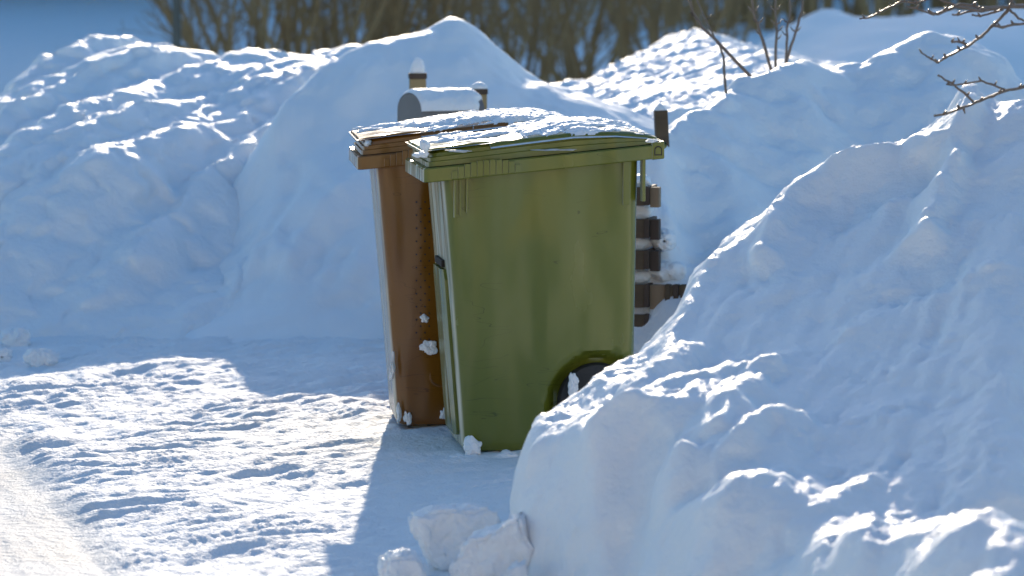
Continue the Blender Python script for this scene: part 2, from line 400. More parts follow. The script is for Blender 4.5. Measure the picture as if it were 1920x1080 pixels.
def crest_add(X, Y):
    out = np.zeros_like(X)
    for pl, amp_ in zip(CREST, (2.3, 1.8, 2.0, 1, 1, 1, 1)):
        P = [W(a, b, sec_Y(a, b)) for a, b in pl]
        d = np.full(X.shape, 9.)
        for p, q in zip(P[:-1], P[1:]):
            vx, vy = q[0] - p[0], q[1] - p[1]; l2 = vx * vx + vy * vy
            t = np.clip(((X - p[0]) * vx + (Y - p[1]) * vy) / l2, 0, 1)
            d = np.minimum(d, np.hypot(X - p[0] - t * vx, Y - p[1] - t * vy))
        out = np.maximum(out, amp_ * np.exp(-(d / .05) ** 2))
    return out
def det_a(X, Y, Z):
    h = sst(.02, .2, Z)
    u, v = rot(X, Y, -18)
    gy_ = np.gradient(Z, axis=1) / .011                      # rise away from the camera
    led = sst(.34, .12, gy_) * sst(-.6, -.1, gy_)             # flat ledges are crumbly, wind-packed slopes are smooth
    far_ = sst(9.8, 10.6, Y) * sst(.35, .6, X)
    Z = Z + h * .032 * crest_add(X, Y) * (1 + .5 * perlin(X * 9, Y * 9, 1))
    steep = sst(1.0, .5, gy_)
    smooth_ = (1 - led) * sst(.45, .75, X)
    Z = Z + h * (.003 + .013 * steep * (1 - .75 * smooth_)) * (ridged(u * 3.6, v * .7, 2.0, 4, .42) - .75)
    Z = Z + h * (.0045 - .0015 * smooth_ + .0075 * led) * fbm(u * 9, v * 3.0, 1.0, 4, .5) + h * (.0012 + .006 * led) * fbm(X * 24, Y * 18, 4.0, 3)
    Z = Z + h * .0055 * (ridged(u * 13, v * 1.3, 5.0, 3, .5) - .7) * steep + h * .004 * fbm(u * 30, v * 6, 7.0, 3, .5) * (.4 + .6 * steep)
    Z = Z + h * (.0006 + .0065 * led) * np.maximum(fbm(X * 45, Y * 28, 6.0, 3, .6), -.2)
    return Z
xtra = [(-.03, 10.3, -.08), (-.022, 10.05, -.08), (-.02, 9.92, -.08), (-.018, 9.85, -.08), (-.016, 9.76, -.08), (-.012, 9.68, -.08), (-.006, 9.6, -.08), (.0, 9.5, -.08), (-.2, 10.0, -.25), (-.2, 9.4, -.25), (.25, 11.4, -.2), (.1, 11.2, -.2)]
for px, p0, y, steps in SEC:
    for p1, k in steps: y -= (p1 - p0) / k; p0 = p1
    z = W(px, p0, y)[2]
    yb = y if z < .03 else y - .3 * z
    xtra.append(((px - 960) / F * yb, yb - .02, .0)); xtra.append(((px - 960) / F * yb, yb - .35, -.2))
bank('snow_bank', A, [(.16, .06), (.4, .26), (.85, -.15)], (-.16, 2.0, 6.9, 12.7), .0110, det_a,
     'near shaded snow bank filling the lower right, hiding the green bin\'s wheel', extra=xtra, warp=.020, sigma=.020, soft=.075)

# B: long rough ploughed bank on the left
def det_b(X, Y, Z):
    h = sst(.0, .3, Z)
    u, v = rot(X, Y, -28)
    return Z + h * (.022 * (billow(u * 3.0, v * 1.0, 2.0, 3, .45)) + .085 * (ridged(u * 2.6, v * .26, 5.0, 3, .45) - .85) + .008 * fbm(X * 8, Y * 8, 3.0, 3)) + sst(-.1, .05, Z) * .012 * fbm(X * 7, Y * 5, 1.0, 3)
B = [(p[0], p[1], 15.9 + (p[2] - 15.9) * .9) + tuple(p[3:]) for p in [(-150, 250, 18.5, 1), (0, 190, 19, 1), (60, 140, 19.5, 1), (130, 108, 20, 1), (230, 92, 20, 1), (320, 108, 19.6, 1), (450, 100, 19.4, 1), (560, 108, 19.4, 1), (650, 100, 19.5, 1), (760, 120, 19.5, 1),
     (60, 240, 17.7), (0, 320, 17.0), (150, 270, 17.25), (250, 300, 16.95), (330, 240, 17.6), (100, 350, 16.8),
     (420, 200, 18.3), (520, 210, 18.2), (450, 330, 17.3), (560, 350, 17.2), (0, 450, 16.5), (120, 480, 16.3), (250, 450, 16.5), (400, 450, 16.7), (550, 460, 16.6), (680, 300, 17.6), (680, 450, 16.8),
     (300, 380, 16.9), (-200, 500, 16.3)]]
xb = []
for px in (-300, -150, 0, 120, 250, 400, 550, 700, 850): xb.append(((px - 960) / F * 15.9, 15.85, .01)); xb.append(((px - 960) / F * 15.2, 15.2, -.2))
bank('snow_bank', B, [(.6, .22), (1.6, .7), (2.6, -.2)], (-3.3, -.1, 14.9, 22.8), .02, det_b,
     'long rough ploughed snow bank with lumps and sunlit streaks on the left of the yard', extra=xb, warp=.05)

# C: smooth tall drift behind the mailbox
def det_c(X, Y, Z):
    h = sst(.0, .3, Z)
    return Z + h * (.03 * fbm(X * 1.6, Y * 1.2, 2.0, 3) + (.010 + .030 * sst(-.35, -.9, X)) * (ridged(rot(X, Y, -28)[0] * 3.2, rot(X, Y, -28)[1] * .7, 4.0, 3, .5) - .8) + .010 * fbm(X * 7, Y * 6, 3, 4, .55) + .045 * billow(X * 3.1, Y * 2.0, 8, 3) * sst(.8, .1, Z) + .05 * fbm(X * 2.6, Y * 2.2, 18, 3) * sst(-.4, -1.0, X))
C_ = [(p[0], p[1], 15.95 + (p[2] - 15.95) * .9) + tuple(p[3:]) for p in [(440, 360, 17.4), (490, 290, 17.4), (520, 230, 17.2, 1), (560, 175, 17.5, 1), (620, 120, 17.7, 1), (680, 85, 17.9, 1), (740, 66, 18, 1), (800, 54, 18, 1), (850, 32, 18, 1), (900, 66, 18, 1), (960, 122, 18, 1), (1010, 155, 18, 1), (1080, 178, 18, 1), (1180, 215, 18, 1), (1300, 270, 18, 1),
      (600, 260, 17.1), (700, 230, 17.2), (850, 200, 17.3), (950, 260, 17.2), (600, 380, 16.6), (720, 380, 16.6), (850, 380, 16.6), (1000, 360, 16.6), (1150, 350, 16.8), (620, 480, 16.3), (740, 480, 16.3), (520, 470, 16.35), (850, 480, 16.3)]]
xc = []
for px in (350, 450, 550, 650, 750, 850, 1000, 1150, 1300): xc.append(((px - 960) / F * 15.8, 15.75, .0)); xc.append(((px - 960) / F * 15.2, 15.1, -.2))
xc += [(-1.6, 16.2, -.15), (-1.5, 17.0, -.1), (-1.45, 17.8, -.2)]
bank('snow_bank', C_, [(.35, .12), (1.0, .5), (2.0, -.2)], (-1.8, 1.5, 15.0, 20.5), .02, det_c,
     'tall smooth snow drift with a single peak behind the mailbox', SNOW_SOFT, extra=xc, warp=.02)

# D: sunlit drift behind, between the tall drift and the right bank
def det_d(X, Y, Z):
    h = sst(.0, .3, Z); u, v = rot(X, Y, -35)
    return Z + h * (.02 * fbm(X * 1.6, Y * 1.2, 2.0, 3) + .024 * (ridged(u * 5, v * .9, 3, 4, .6) - .7) + .012 * fbm(X * 14, Y * 7, 3, 4, .6))
D_ = [(880, 240, 20.5, 1), (935, 205, 21, 1), (985, 214, 21.3, 1), (1090, 172, 22, 1), (1200, 112, 22.5, 1), (1260, 82, 22.6, 1), (1310, 67, 22.6, 1), (1360, 75, 22.5, 1), (1420, 110, 22.5, 1), (1500, 150, 22.5, 1), (1650, 200, 22.5, 1),
      (1050, 215, 20.3), (1150, 200, 19.7), (1250, 180, 19.5), (1350, 150, 20), (1100, 240, 18.9), (1200, 235, 18.4), (1300, 235, 18.4), (1000, 250, 19.2), (1250, 130, 21.0), (1150, 160, 20.9)]
xd = [((px - 960) / F * 17.5, 17.3, -.1) for px in (850, 950, 1050, 1150, 1300, 1500, 1700)] + [((px - 960) / F * 17.9, 18.0, .35) for px in (1000, 1150, 1300)]
bank('snow_bank', D_, [(.5, .2), (1.4, .7), (2.4, -.2)], (-.35, 2.4, 17.0, 25.5), .02, det_d,
     'sunlit snow drift seen between the peaked drift and the bank at right', extra=xd, warp=.02)

# E: right bank behind the slatted box
def det_e(X, Y, Z):
    h = sst(.0, .3, Z); u, v = rot(X, Y, -35)
    return Z + h * (.045 * fbm(X * 2.0, Y * 1.6, 7.0, 3) + .02 * billow(X * 4, Y * 4, 6, 2) + .010 * (ridged(u * 4, v * 1.5, 3, 3, .5) - .7) + .005 * fbm(X * 16, Y * 12, 3, 3))
ER = [(1215, 238, 14.55), (1255, 218, 14.75), (1300, 190, 14.95), (1345, 160, 15.15), (1380, 140, 15.3), (1430, 122, 15.5), (1490, 112, 15.6), (1550, 115, 15.7), (1610, 104, 15.8), (1660, 80, 15.9), (1710, 62, 16), (1770, 60, 16), (1830, 72, 16), (1880, 102, 16), (1910, 140, 15.9), (1960, 220, 15.7), (2080, 300, 15.5)]
E_ = []
for px, py, Yr in ER:
    E_.append((px, py, Yr, 1)); k = 440 if px < 1320 else 285
    for d in (12, 60, 120, 180, 240, 300, 360, 420):
        yy = Yr - .08 - (d - 12) / k
        if d > 12 and (px < 1230 or (px < 1260 and d < 60)): continue
        if yy > 13.3 or k > 400: E_.append((px, py + d, max(yy, 13.3 - .0005 * d)))
E_ += [(1236, 262, 14.42), (1236, 345, 14.2), (1190, 262, 14.5, 1), (1190, 300, 14.42), (1195, 335, 14.3), (1165, 300, 14.5), (1220, 300, 14.35), (1222, 252, 14.47), (1222, 272, 14.43), (1244, 250, 14.5), (1232, 254, 14.5), (1250, 268, 14.42), (1200, 362, 14.42), (1195, 420, 14.4), (1190, 560, 14.3)]
xe = [((px - 960) / F * 12.9, 12.95, .0) for px in (1240, 1300, 1400, 1550, 1700, 1900)] + [((px - 960) / F * 12.7, 12.65, -.2) for px in (1200, 1300, 1450, 1650, 1900)] + \
     [((px - 960) / F * yy, yy, zz) for px, yy, zz in ((1100, 14.5, -.1), (1090, 13.8, -.15), (1120, 13.2, -.15), (1080, 15.2, -.2), (1180, 13.75, .0), (1205, 13.75, .02), (1225, 13.8, .1))]
bank('snow_bank', E_, [(.3, .10), (.9, .45), (1.8, -.2)], (.2, 2.7, 12.6, 18.2), .017, det_e,
     'shaded snow bank half burying the slatted timber box at right', extra=xe, warp=.02, sigma=.045)

# F: far low bank at upper right
def det_f(X, Y, Z): return Z + sst(0, .3, Z) * .05 * fbm(X * .9, Y * .8, 4, 3)
F_ = [(1380, 120, 31, 1), (1440, 70, 31, 1), (1500, 35, 31, 1), (1560, 16, 31, 1), (1620, 34, 31, 1), (1700, 28, 31, 1), (1750, 14, 31, 1), (1830, 20, 31, 1), (1920, 10, 31, 1), (2050, 30, 31, 1), (1500, 120, 29), (1700, 120, 29), (1900, 120, 29)]
xf = [((px - 960) / F * 27, 27, -.1) for px in (1350, 1500, 1700, 1900, 2100)] + [(1.2, 29, -.1), (1.2, 31, -.2)]
bank('snow_bank', F_, [(.8, .25), (3, -.2)], (1.3, 5.2, 26.5, 35), .05, det_f,
     'far blue-shaded snow bank under the thicket at upper right', SNOW_SOFT, extra=xf)

# ------------------------------------------------------------------ wheelie bins
def rrect(x0, x1, y0, y1, r, nc=6, nx=36, ny=20):
    pts = []
    def arc(cx, cy, a0):
        for i in range(nc): a = a0 + math.pi / 2 * i / nc; pts.append((cx + r * math.cos(a), cy + r * math.sin(a)))
    arc(x1 - r, y1 - r, 0)
    for i in range(nx): pts.append((x1 - r + (x0 + r - x1 + r) * i / nx, y1))
    arc(x0 + r, y1 - r, math.pi / 2)
    for i in range(ny): pts.append((x0, y1 - r + (y0 + r - y1 + r) * i / ny))
    arc(x0 + r, y0 + r, math.pi)
    for i in range(nx): pts.append((x0 + r + (x1 - r - x0 - r) * i / nx, y0))
    arc(x1 - r, y0 + r, 1.5 * math.pi)
    for i in range(ny): pts.append((x1, y0 + r + (y1 - r - y0 - r) * i / ny))
    return pts
SL = .097; ZR = .885          # slope of the rim line, height of its underside at x = 0
WX, WZ, WR = .156, .148, .125
def prof(x): return np.interp(x, [-.39, -.33, -.1, .07, .20, .30, .348], [.86, .92, 1.06, 1.12, .92, .58, .30])
LH = ([0, .012, .03, .06, .12, .20, .30], [.046, .050, .055, .060, .065, .068, .069])
def lid_top(x, y):
    d = np.minimum(np.minimum(x + .385, .348 - x), .282 - np.abs(y))
    return ZR + .046 + SL * x + np.interp(d, *LH) * prof(x)
def make_bin(loc, yaw, plastic, label, cat, holes, seed):
    root = empty('wheelie_bin', loc, yaw); tag(root, label, cat, 'two wheelie bins standing in the snowy yard')
    # body
    m = MB(); rs = []
    zs = [0.0, .006] + list(np.linspace(.02, 1.0, 60))
    for k, t in enumerate(zs):
        ins = .02 if k == 0 else (.006 if k == 1 else 0)
        r = []
        x0 = -.268 - .068 * t; x1 = .268 + .008 * t; yy = .228 + .036 * t
        for (x, y) in rrect(x0 + ins, x1 - ins, -yy + ins, yy - ins, .045 - .01 * t):
            z = t * (ZR + .01 + SL * x * t)
            d = math.hypot(x - WX, z - WZ); s = 1 - float(sst(WR + .012, WR + .048, d))
            if z < WZ: s = max(s, 1 - float(sst(WR + .012, WR + .048, abs(x - WX))))
            y2 = y - math.copysign(min(abs(y), .062 * s), y)
            # slightly bulged walls
            y2 += math.copysign(.006 * math.sin(math.pi * min(1, t)) * math.cos(x / .27 * 1.4), y)
            r.append((x, y2, z))
        rs.append(r)
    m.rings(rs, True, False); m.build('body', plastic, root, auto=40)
    # rim collar
    def ringz(x0, x1, y, r, dz): return [(x, yy, ZR + dz + SL * x) for x, yy in rrect(x0, x1, -y, y, r)]
    m = MB().rings([ringz(-.325, .27, .255, .03, .004), ringz(-.395, .341, .296, .02, 0), ringz(-.40, .346, .30, .022, .003), ringz(-.40, .346, .30, .022, .041),
                    ringz(-.396, .342, .296, .02, .045), ringz(-.325, .27, .255, .03, .045)], False, False)
    m.build('rim', plastic, root, auto=35)
    # ribbed grips under the lid edge, both sides
    for sgn in (-1, 1):
        m = MB(); n = 11; cx, hw = -.205, .108
        for i in range(n):
            x = cx - hw + (i + .5) * 2 * hw / n
            h = .012 + .040 * math.sqrt(max(0, 1 - ((x - cx) / hw) ** 2))
            w = hw / n - .0009; ya, yb = sorted((sgn * .290, sgn * .3045))
            m.box(x - w, x + w, ya, yb, ZR + .004, ZR + h, SL, .0012)
        m.build('ribbed_grip', plastic, root)
        # lifting fins under the front and the rear ends of the rim
        for i, x in enumerate(() if holes else (-.300, -.283, -.262)):
            ya, yb = sorted((sgn * .250, sgn * (.281 - .006 * (i == 1))))
            MB().box(x - .0028, x + .0028, ya, yb, ZR - .118 + .006 * i, ZR + .002, SL, .001).build('lifting_fin', plastic, root)
        ya, yb = sorted((sgn * .250, sgn * .268))
        if not holes: MB().box(-.297, -.265, ya, yb, ZR - .118, ZR + .002, SL, .001).build('fin_backing', plastic, root)
        for x, w, dz in ((.236, .011, -.135), (.290, .005, -.13)):
            ya, yb = sorted((sgn * .225, sgn * .278))
            MB().box(x - w, x + w, ya, yb, ZR + dz, ZR + .002, SL, .002).build('rear_bracket', plastic, root)
        # hinge end with its D-shaped plug
        ya, yb = sorted((sgn * .255, sgn * .3025))
        MB().box(.311, .350, ya, yb, ZR - .002, ZR + .052, SL, .004).build('hinge_ear', plastic, root)
        def dshape(s_, y):
            pts = [(-.009, -.010), (.009, -.010)] + [(.009 * math.cos(a), .003 + .009 * math.sin(a)) for a in np.linspace(0, math.pi, 9)]
            return [(.330 + s_ * a, y, ZR + .024 + SL * .330 + s_ * b) for a, b in pts]
        ya, yb = (sgn * .300, sgn * .3032)
        MB().rings([dshape(1.35, ya), dshape(1.35, yb)]).build('hinge_plug_seat', DARK, root)
        MB().rings([dshape(1.0, ya), dshape(1.0, sgn * .3042)]).build('hinge_plug', plastic, root)
    # front panel, raised on the narrow face, with a dark slot above it
    def fx(z): t = z / ZR; return -.268 - .068 * t
    prs = []
    for z, ins in ((.045, .02), (.06, 0), (.30, 0), (.535, 0), (.565, .02)):
        prs.append([(fx(z) + .02, -.15 + ins, z), (fx(z) - .010, -.15 + ins, z), (fx(z) - .017, -.12 + ins, z), (fx(z) - .017, .12 - ins, z), (fx(z) - .010, .15 - ins, z), (fx(z) + .02, .15 - ins, z)])
    if not holes: MB().rings(prs).build('front_panel', FAINT_TINT[plastic], root, auto=30)
    if not holes: MB().box(fx(.60) - .010, fx(.60) + .01, -.10, .10, .570, .592, 0, .003).build('grip_slot', DARK, root)
    # lid: stepped skirt and domed top
    lv = [(-.012, -.004), (0, 0), (0, .016), (.005, .018), (.005, .031), (.010, .033), (.012, .044), (.020, .052), (.045, .058), (.09, .062), (.15, .066), (.22, .069)]
    rs = []
    for d, h in lv:
        r = max(.01, .035 - d * .1)
        rs.append([(x, y, ZR + .047 + SL * x + (h * float(prof(x)) if h > 0 else h)) for x, y in rrect(-.385 + max(d, 0), .348 - max(d, 0), -.282 + max(d, 0), .282 - max(d, 0), r)])
    rs[0] = [(x, y, ZR + .0465 + SL * x) for x, y in rrect(-.36, .33, -.26, .26, .03)]
    lid = MB().rings(rs).build('lid', plastic, root, auto=28)
    # front grip plate of the lid
    prs = []
    for x, dz, w in ((-.398, .052, .235), (-.392, .057, .262), (-.36, .060, .27), (-.25, .064, .268), (-.19, .064, .25)):
        z = ZR + .046 + SL * x + dz * 1.0
        prs.append([(x, -w, z - .010), (x, w, z - .010), (x, w, z - .003), (x, w - .02, z), (x, -w + .02, z), (x, -w, z - .003)])
    MB().rings(prs).build('lid_grip', plastic, lid, auto=30)
    # handle bar behind the lid
    hz = ZR + .03 + SL * .40
    MB().tube([(.325, -.2, hz - .006), (.362, -.195, hz), (.364, 0, hz), (.362, .195, hz), (.325, .2, hz - .006)], .013, 10).build('handle', plastic, root, smooth=True)
    # wheels and axle
    for sgn in (-1, 1):
        w = empty('wheel', (0, 0, 0)); w.parent = root
        c = (WX, sgn * .198, WZ)
        MB().lathe_y(c, [(-.022, .094), (-.024, .100), (-.022, .120), (-.012, .1255), (.012, .1255), (.022, .120), (.024, .100), (.022, .094)], 48).build('tyre', RUBBER, w, auto=50)
        m = MB().lathe_y(c, [(-.018, .0942), (-.012, .088), (-.010, .03), (-.022, .026), (.022, .026), (.010, .03), (.012, .088), (.018, .0942)], 48)
        for k in range(6):
            a = k * math.pi / 3
            m.tube([(c[0] + .03 * math.cos(a), c[1] - .012, c[2] + .03 * math.sin(a)), (c[0] + .088 * math.cos(a), c[1] - .012, c[2] + .088 * math.sin(a))], .007, 6)
        m.build('hub', HUB, w, auto=50)
    MB().tube([(WX, -.2, WZ), (WX, .2, WZ)], .010, 10).build('axle', HUB, root, smooth=True)
    if holes:
        m = MB(); z = .74; row = 0
        while z > .28:
            for k in range(2):
                x = -.205 + .028 * k + (.014 if row % 2 else 0) + .0
                t = z / ZR; y = -(.228 + .036 * t + .006 * math.sin(math.pi * t) * math.cos(x / .27 * 1.4)) - .0008
                rr = .0032
                m.rings([[(x + rr * math.cos(a), y + .003, z + rr * math.sin(a)) for a in np.linspace(0, 2 * math.pi, 9)[:-1]],
                         [(x + rr * math.cos(a), y, z + rr * math.sin(a)) for a in np.linspace(0, 2 * math.pi, 9)[:-1]]])
            z -= .0215; row += 1
        m.build('vent_hole', DARK, root)
        y = -.2345
        MB().lathe_y((-.128, y, .165), [(0.004, .036), (-.001, .036), (-.003, .033), (-.003, .03), (-.001, .028), (0.004, .028)], 36).build('round_emboss', plastic, root, auto=40)
    return root
GB = make_bin((.088, 12.53, -.004), R(7), GREEN, 'green plastic wheelie bin with snow crusted lid, nearest the camera', 'wheelie bin', False, 1)
BB = make_bin((-.13, 13.19, -.004), R(5), BROWN, 'brown plastic wheelie bin with rows of vent holes, behind the green one', 'wheelie bin', True, 2)

# snow lying on the lids
def lid_snow(binroot, seed, label, bare):
    xs = np.arange(-.40, .351, .0034); ys = np.arange(-.284, .2841, .0034)
    X, Y = np.meshgrid(xs, ys, indexing='ij')
    T = lid_top(X, Y)
    T = np.where(X < -.19, np.maximum(T, ZR + .046 + SL * X + .060 + .02 * (X + .36)), T)
    u, v = rot(X, Y, 25)
    cover = fbm(u * 3.2 + seed * 7, v * 6, seed * 3.1, 3)
    edge = np.minimum(np.minimum(X + .395, 0.330 - X), .270 - np.abs(Y + 0.0))
    lay = ridged(u * 9 + seed, v * 20, seed, 3, .5)
    t = .012 * sst(-.5, -.05, cover) + .0055 * fbm(X * 12, Y * 9, seed, 3) + .0028 * lay + .0024 * fbm(X * 48, Y * 48, seed, 3, .6) + .0009 * perlin(X * 130, Y * 130, seed)
    t = t * sst(-.004, .03, edge + .014 * fbm(X * 20, Y * 26, seed + 4, 3)) + .002
    t = t - .024 * sst(bare + .1, bare - .05, X) * sst(-.45, .25, -cover + .1)
    t = t - .0035
    Zs = T + np.where(t > .0012, t, -.008)
    me = np_mesh('lid_snow', np.stack([X, Y, Zs], -1).reshape(-1, 3), grid_quads(len(xs), len(ys)))
    o = link('snow_crust', me, SNOW); o.location = binroot.location; o.rotation_euler = binroot.rotation_euler
    tag(o, label, 'snow', 'crumbly snow lying on the bin lids'); return o
lid_snow(GB, 1, 'crumbly snow crust lying on the green bin\'s lid', -.12)
lid_snow(BB, 2, 'crumbly snow crust lying on the brown bin\'s lid', -.24)

# ------------------------------------------------------------------ lumps
def lump(name, c, outline, thick, seed, label, cat='snow block', group=None, yaw=0., p=.5, amp=.06, n=56, mat=SNOW, up=None):
    """closed rugged lump; outline = radius by angle in the upright plane (list over 360 degrees), thick = half depth"""
    th = np.linspace(0, 2 * math.pi, 2 * n, endpoint=False); ph = np.linspace(0, math.pi, n)
    k = len(outline); rr = np.interp(th, np.linspace(0, 2 * math.pi, k + 1), list(outline) + [outline[0]])
    rr = np.convolve(np.concatenate([rr[-3:], rr, rr[:3]]), np.ones(5) / 5, 'same')[3:-3]
    TH, PH = np.meshgrid(th, ph, indexing='ij'); RR = rr[:, None]
    s = np.abs(np.sin(PH)) ** p; cth = np.sign(np.cos(PH)) * np.abs(np.cos(PH)) ** p
    x = RR * s * np.cos(TH); z = RR * s * np.sin(TH); y = thick * cth
    L_ = max(outline)
    for f, a in ((2.2, 1.0), (5.5, .45), (13, .2)):
        nx = perlin(x / L_ * f + seed * 13, y / L_ * f, z / L_ * f) * amp * a * L_
        x = x + nx * np.cos(TH) * 1.2; z = z + nx * np.sin(TH) * 1.2
        y = y + perlin(x / L_ * f, y / L_ * f + seed * 5, z / L_ * f + 9) * amp * a * L_
    co = np.stack([x, y, z], -1).reshape(-1, 3)
    m1, n1 = 2 * n, n
    i, j = np.meshgrid(np.arange(m1), np.arange(n1 - 1), indexing='ij')
    a = (i * n1 + j).ravel(); b = (((i + 1) % m1) * n1 + j).ravel()
    me = np_mesh(name, co, np.stack([a, b, b + 1, a + 1], 1))
    bm = bmesh.new(); bm.from_mesh(me); bmesh.ops.remove_doubles(bm, verts=bm.verts[:], dist=1e-6); bmesh.ops.recalc_face_normals(bm, faces=bm.faces[:]); bm.to_mesh(me); bm.free()
    o = link(name, me, mat); o.location = c; o.rotation_euler = (0, 0, yaw); tag(o, label, cat, group); return o
# outlines start at +x and run counter clockwise (12 samples, 30 degrees each), metres
def at(px, py, Y): return tuple(W(px, py, Y))
GB_ = 'broken snow blocks at the foot of the near bank'
def block(c, outline, thick, seed, label, yaw):
    """angular snow slab from an outline (metres, x right, z up), cut faces left rough"""
    n = len(outline); bm = bmesh.new()
    fr = [bm.verts.new((x, -thick, z)) for x, z in outline]; bk = [bm.verts.new((x * .96, thick, z * .98 + .004)) for x, z in outline]
    bm.faces.new(fr); bm.faces.new(list(reversed(bk)))
    for i in range(n): bm.faces.new((fr[i], bk[i], bk[(i + 1) % n], fr[(i + 1) % n]))
    bmesh.ops.recalc_face_normals(bm, faces=bm.faces[:])
    bmesh.ops.bevel(bm, geom=bm.edges[:], offset=.010, segments=2, affect='EDGES')
    bmesh.ops.triangulate(bm, faces=bm.faces[:])
    for _ in range(6):
        long_ = [e for e in bm.edges if e.calc_length() > .009]
        if not long_: break
        bmesh.ops.subdivide_edges(bm, edges=long_, cuts=1); bmesh.ops.triangulate(bm, faces=[f for f in bm.faces if len(f.verts) > 3])
    for _ in range(1): bmesh.ops.smooth_vert(bm, verts=bm.verts[:], factor=.5, use_axis_x=True, use_axis_y=True, use_axis_z=True)
    co = np.array([v.co[:] for v in bm.verts]); x, y, z = co.T
    d = np.stack([fbm(x * 16 + seed * 9 + k * 31, y * 16, z * 16 + k * 7, 5, .62) for k in range(3)], -1) * .011
    d += np.stack([perlin(x * 5 + seed * 3 + k * 11, y * 5, z * 5 + k * 5) for k in range(3)], -1) * .014
    for v, q in zip(bm.verts, co + d): v.co = q
    me = bpy.data.meshes.new('snow_block'); bm.to_mesh(me); bm.free()
    o = link('snow_block', me, SNOW); o.location = c; o.rotation_euler = (0, 0, yaw); tag(o, label, 'snow block', GB_); return o
def outl(pts, Yd, c0):
    o_ = W(*c0, Yd); return [(W(a, b, Yd)[0] - o_[0], W(a, b, Yd)[2] - o_[2]) for a, b in pts]
block(at(850, 1002, 9.98), outl([(768, 966), (800, 955), (858, 948), (915, 950), (926, 962), (922, 985), (900, 1000), (880, 1040), (850, 1068), (818, 1072), (800, 1050), (790, 1012), (774, 1000)], 9.98, (850, 1002)), .05, 1, 'rough snow block wider at its top, leaning in the shade before the bins', R(12))
block(at(915, 1040, 9.62), outl([(985, 964), (958, 976), (900, 1000), (872, 1008), (856, 1050), (838, 1110), (1000, 1120), (1010, 1040)], 9.62, (915, 1040)), .06, 2, 'snow block with a bright sunlit rim against the near bank', R(-10))
block(at(755, 1075, 9.62), outl([(712, 1058), (722, 1044), (755, 1036), (782, 1040), (798, 1062), (815, 1110), (705, 1115)], 9.62, (755, 1075)), .05, 3, 'low rounded snow block cut by the bottom edge of the photo', R(10))
block(at(965, 1075, 9.45), outl([(975, 1050), (955, 1055), (938, 1085), (930, 1120), (1000, 1125), (990, 1060)], 9.45, (965, 1075)), .035, 4, 'small snow block with lit edge below the sunlit rimmed block', R(20))
GL = 'loose snow chunks at the foot of the left bank'
lump('snow_chunk', at(28, 640, 15.6), [.06, .07, .06, .045, .05, .06, .055, .05, .05, .05, .05, .05], .05, 5, 'sunlit snow chunk at the foot of the left bank', 'snow chunk', GL, amp=.20, p=.6)
lump('snow_chunk', at(78, 675, 14.9), [.06, .06, .045, .04, .045, .06, .06, .04, .04, .04, .04, .04], .05, 6, 'shaded flat snow chunk lying right of the sunlit chunk', 'snow chunk', GL, amp=.20, p=.6)
lump('snow_chunk', at(5, 668, 15.0), [.035, .04, .035, .03, .03, .03, .03, .03, .03, .03, .03, .03], .03, 7, 'small snow chunk at the left edge below the sunlit chunk', 'snow chunk', GL, amp=.20, p=.6)
# snow stuck on the brown bin
GC = 'snow clumps stuck to the bins'
def clump(px, py, Y, w, h, seed, label, t=.008):
    m_ = max(w, h)
    out = [m_ * (1 + .45 * math.sin(k * 1.9 + seed) * math.cos(k * .7 + seed * 3)) for k in range(12)]
    o = lump('snow_clump', at(px, py, Y), out, t, seed, label, 'snow clump', GC, amp=.15, n=34, p=1.0)
    o.scale = (w / m_, 1, h / m_); return o
clump(796, 597, 12.925, .015, .012, 11, 'small round snow clump stuck on the brown bin among the vent holes')
clump(804, 651, 12.925, .024, .026, 12, 'larger ragged snow clump stuck on the brown bin below the round one')
clump(736, 690, 12.92, .009, .045, 13, 'tall narrow snow clump on the front corner of the brown bin')
clump(748, 775, 12.93, .009, .028, 14, 'snow clump at the bottom front corner of the brown bin')
clump(764, 784, 12.93, .012, .022, 15, 'snow clump beside the corner clump at the brown bin\'s foot')
clump(832, 776, 12.93, .012, .018, 16, 'snow clump on the brown bin\'s foot beside the green bin')
clump(886, 840, 12.23, .034, .030, 17, 'ragged snow clump at the green bin\'s front bottom corner', .03)
clump(908, 862, 12.2, .06, .016, 18, 'flat snow crust along the green bin\'s bottom edge', .03)
clump(945, 858, 12.2, .04, .020, 19, 'snow crust at the green bin\'s foot beside the near bank', .03)
clump(862, 862, 12.2, .03, .018, 27, 'low snow heap in front of the green bin\'s corner', .03)
clump(1075, 722, 12.30, .020, .032, 20, 'thin snow smear on the green bin\'s wheel hub', .012)
clump(796, 272, 12.17, .014, .020, 21, 'icy snow plug on the green bin\'s lid front corner', .02)
clump(789, 290, 12.2, .022, .010, 22, 'snow on the green bin\'s rim at the front corner', .03)
clump(690, 268, 12.9, .014, .010, 23, 'snow on the brown bin\'s rim at the front corner', .03)
clump(858, 283, 12.19, .035, .004, 24, 'thin snow line on the green lid\'s front step', .008)
clump(1040, 281, 12.225, .06, .003, 25, 'long thin snow line in the groove of the green lid', .008)
clump(1222, 264, 12.20, .022, .005, 26, 'snow line beside the green bin\'s hinge', .01)

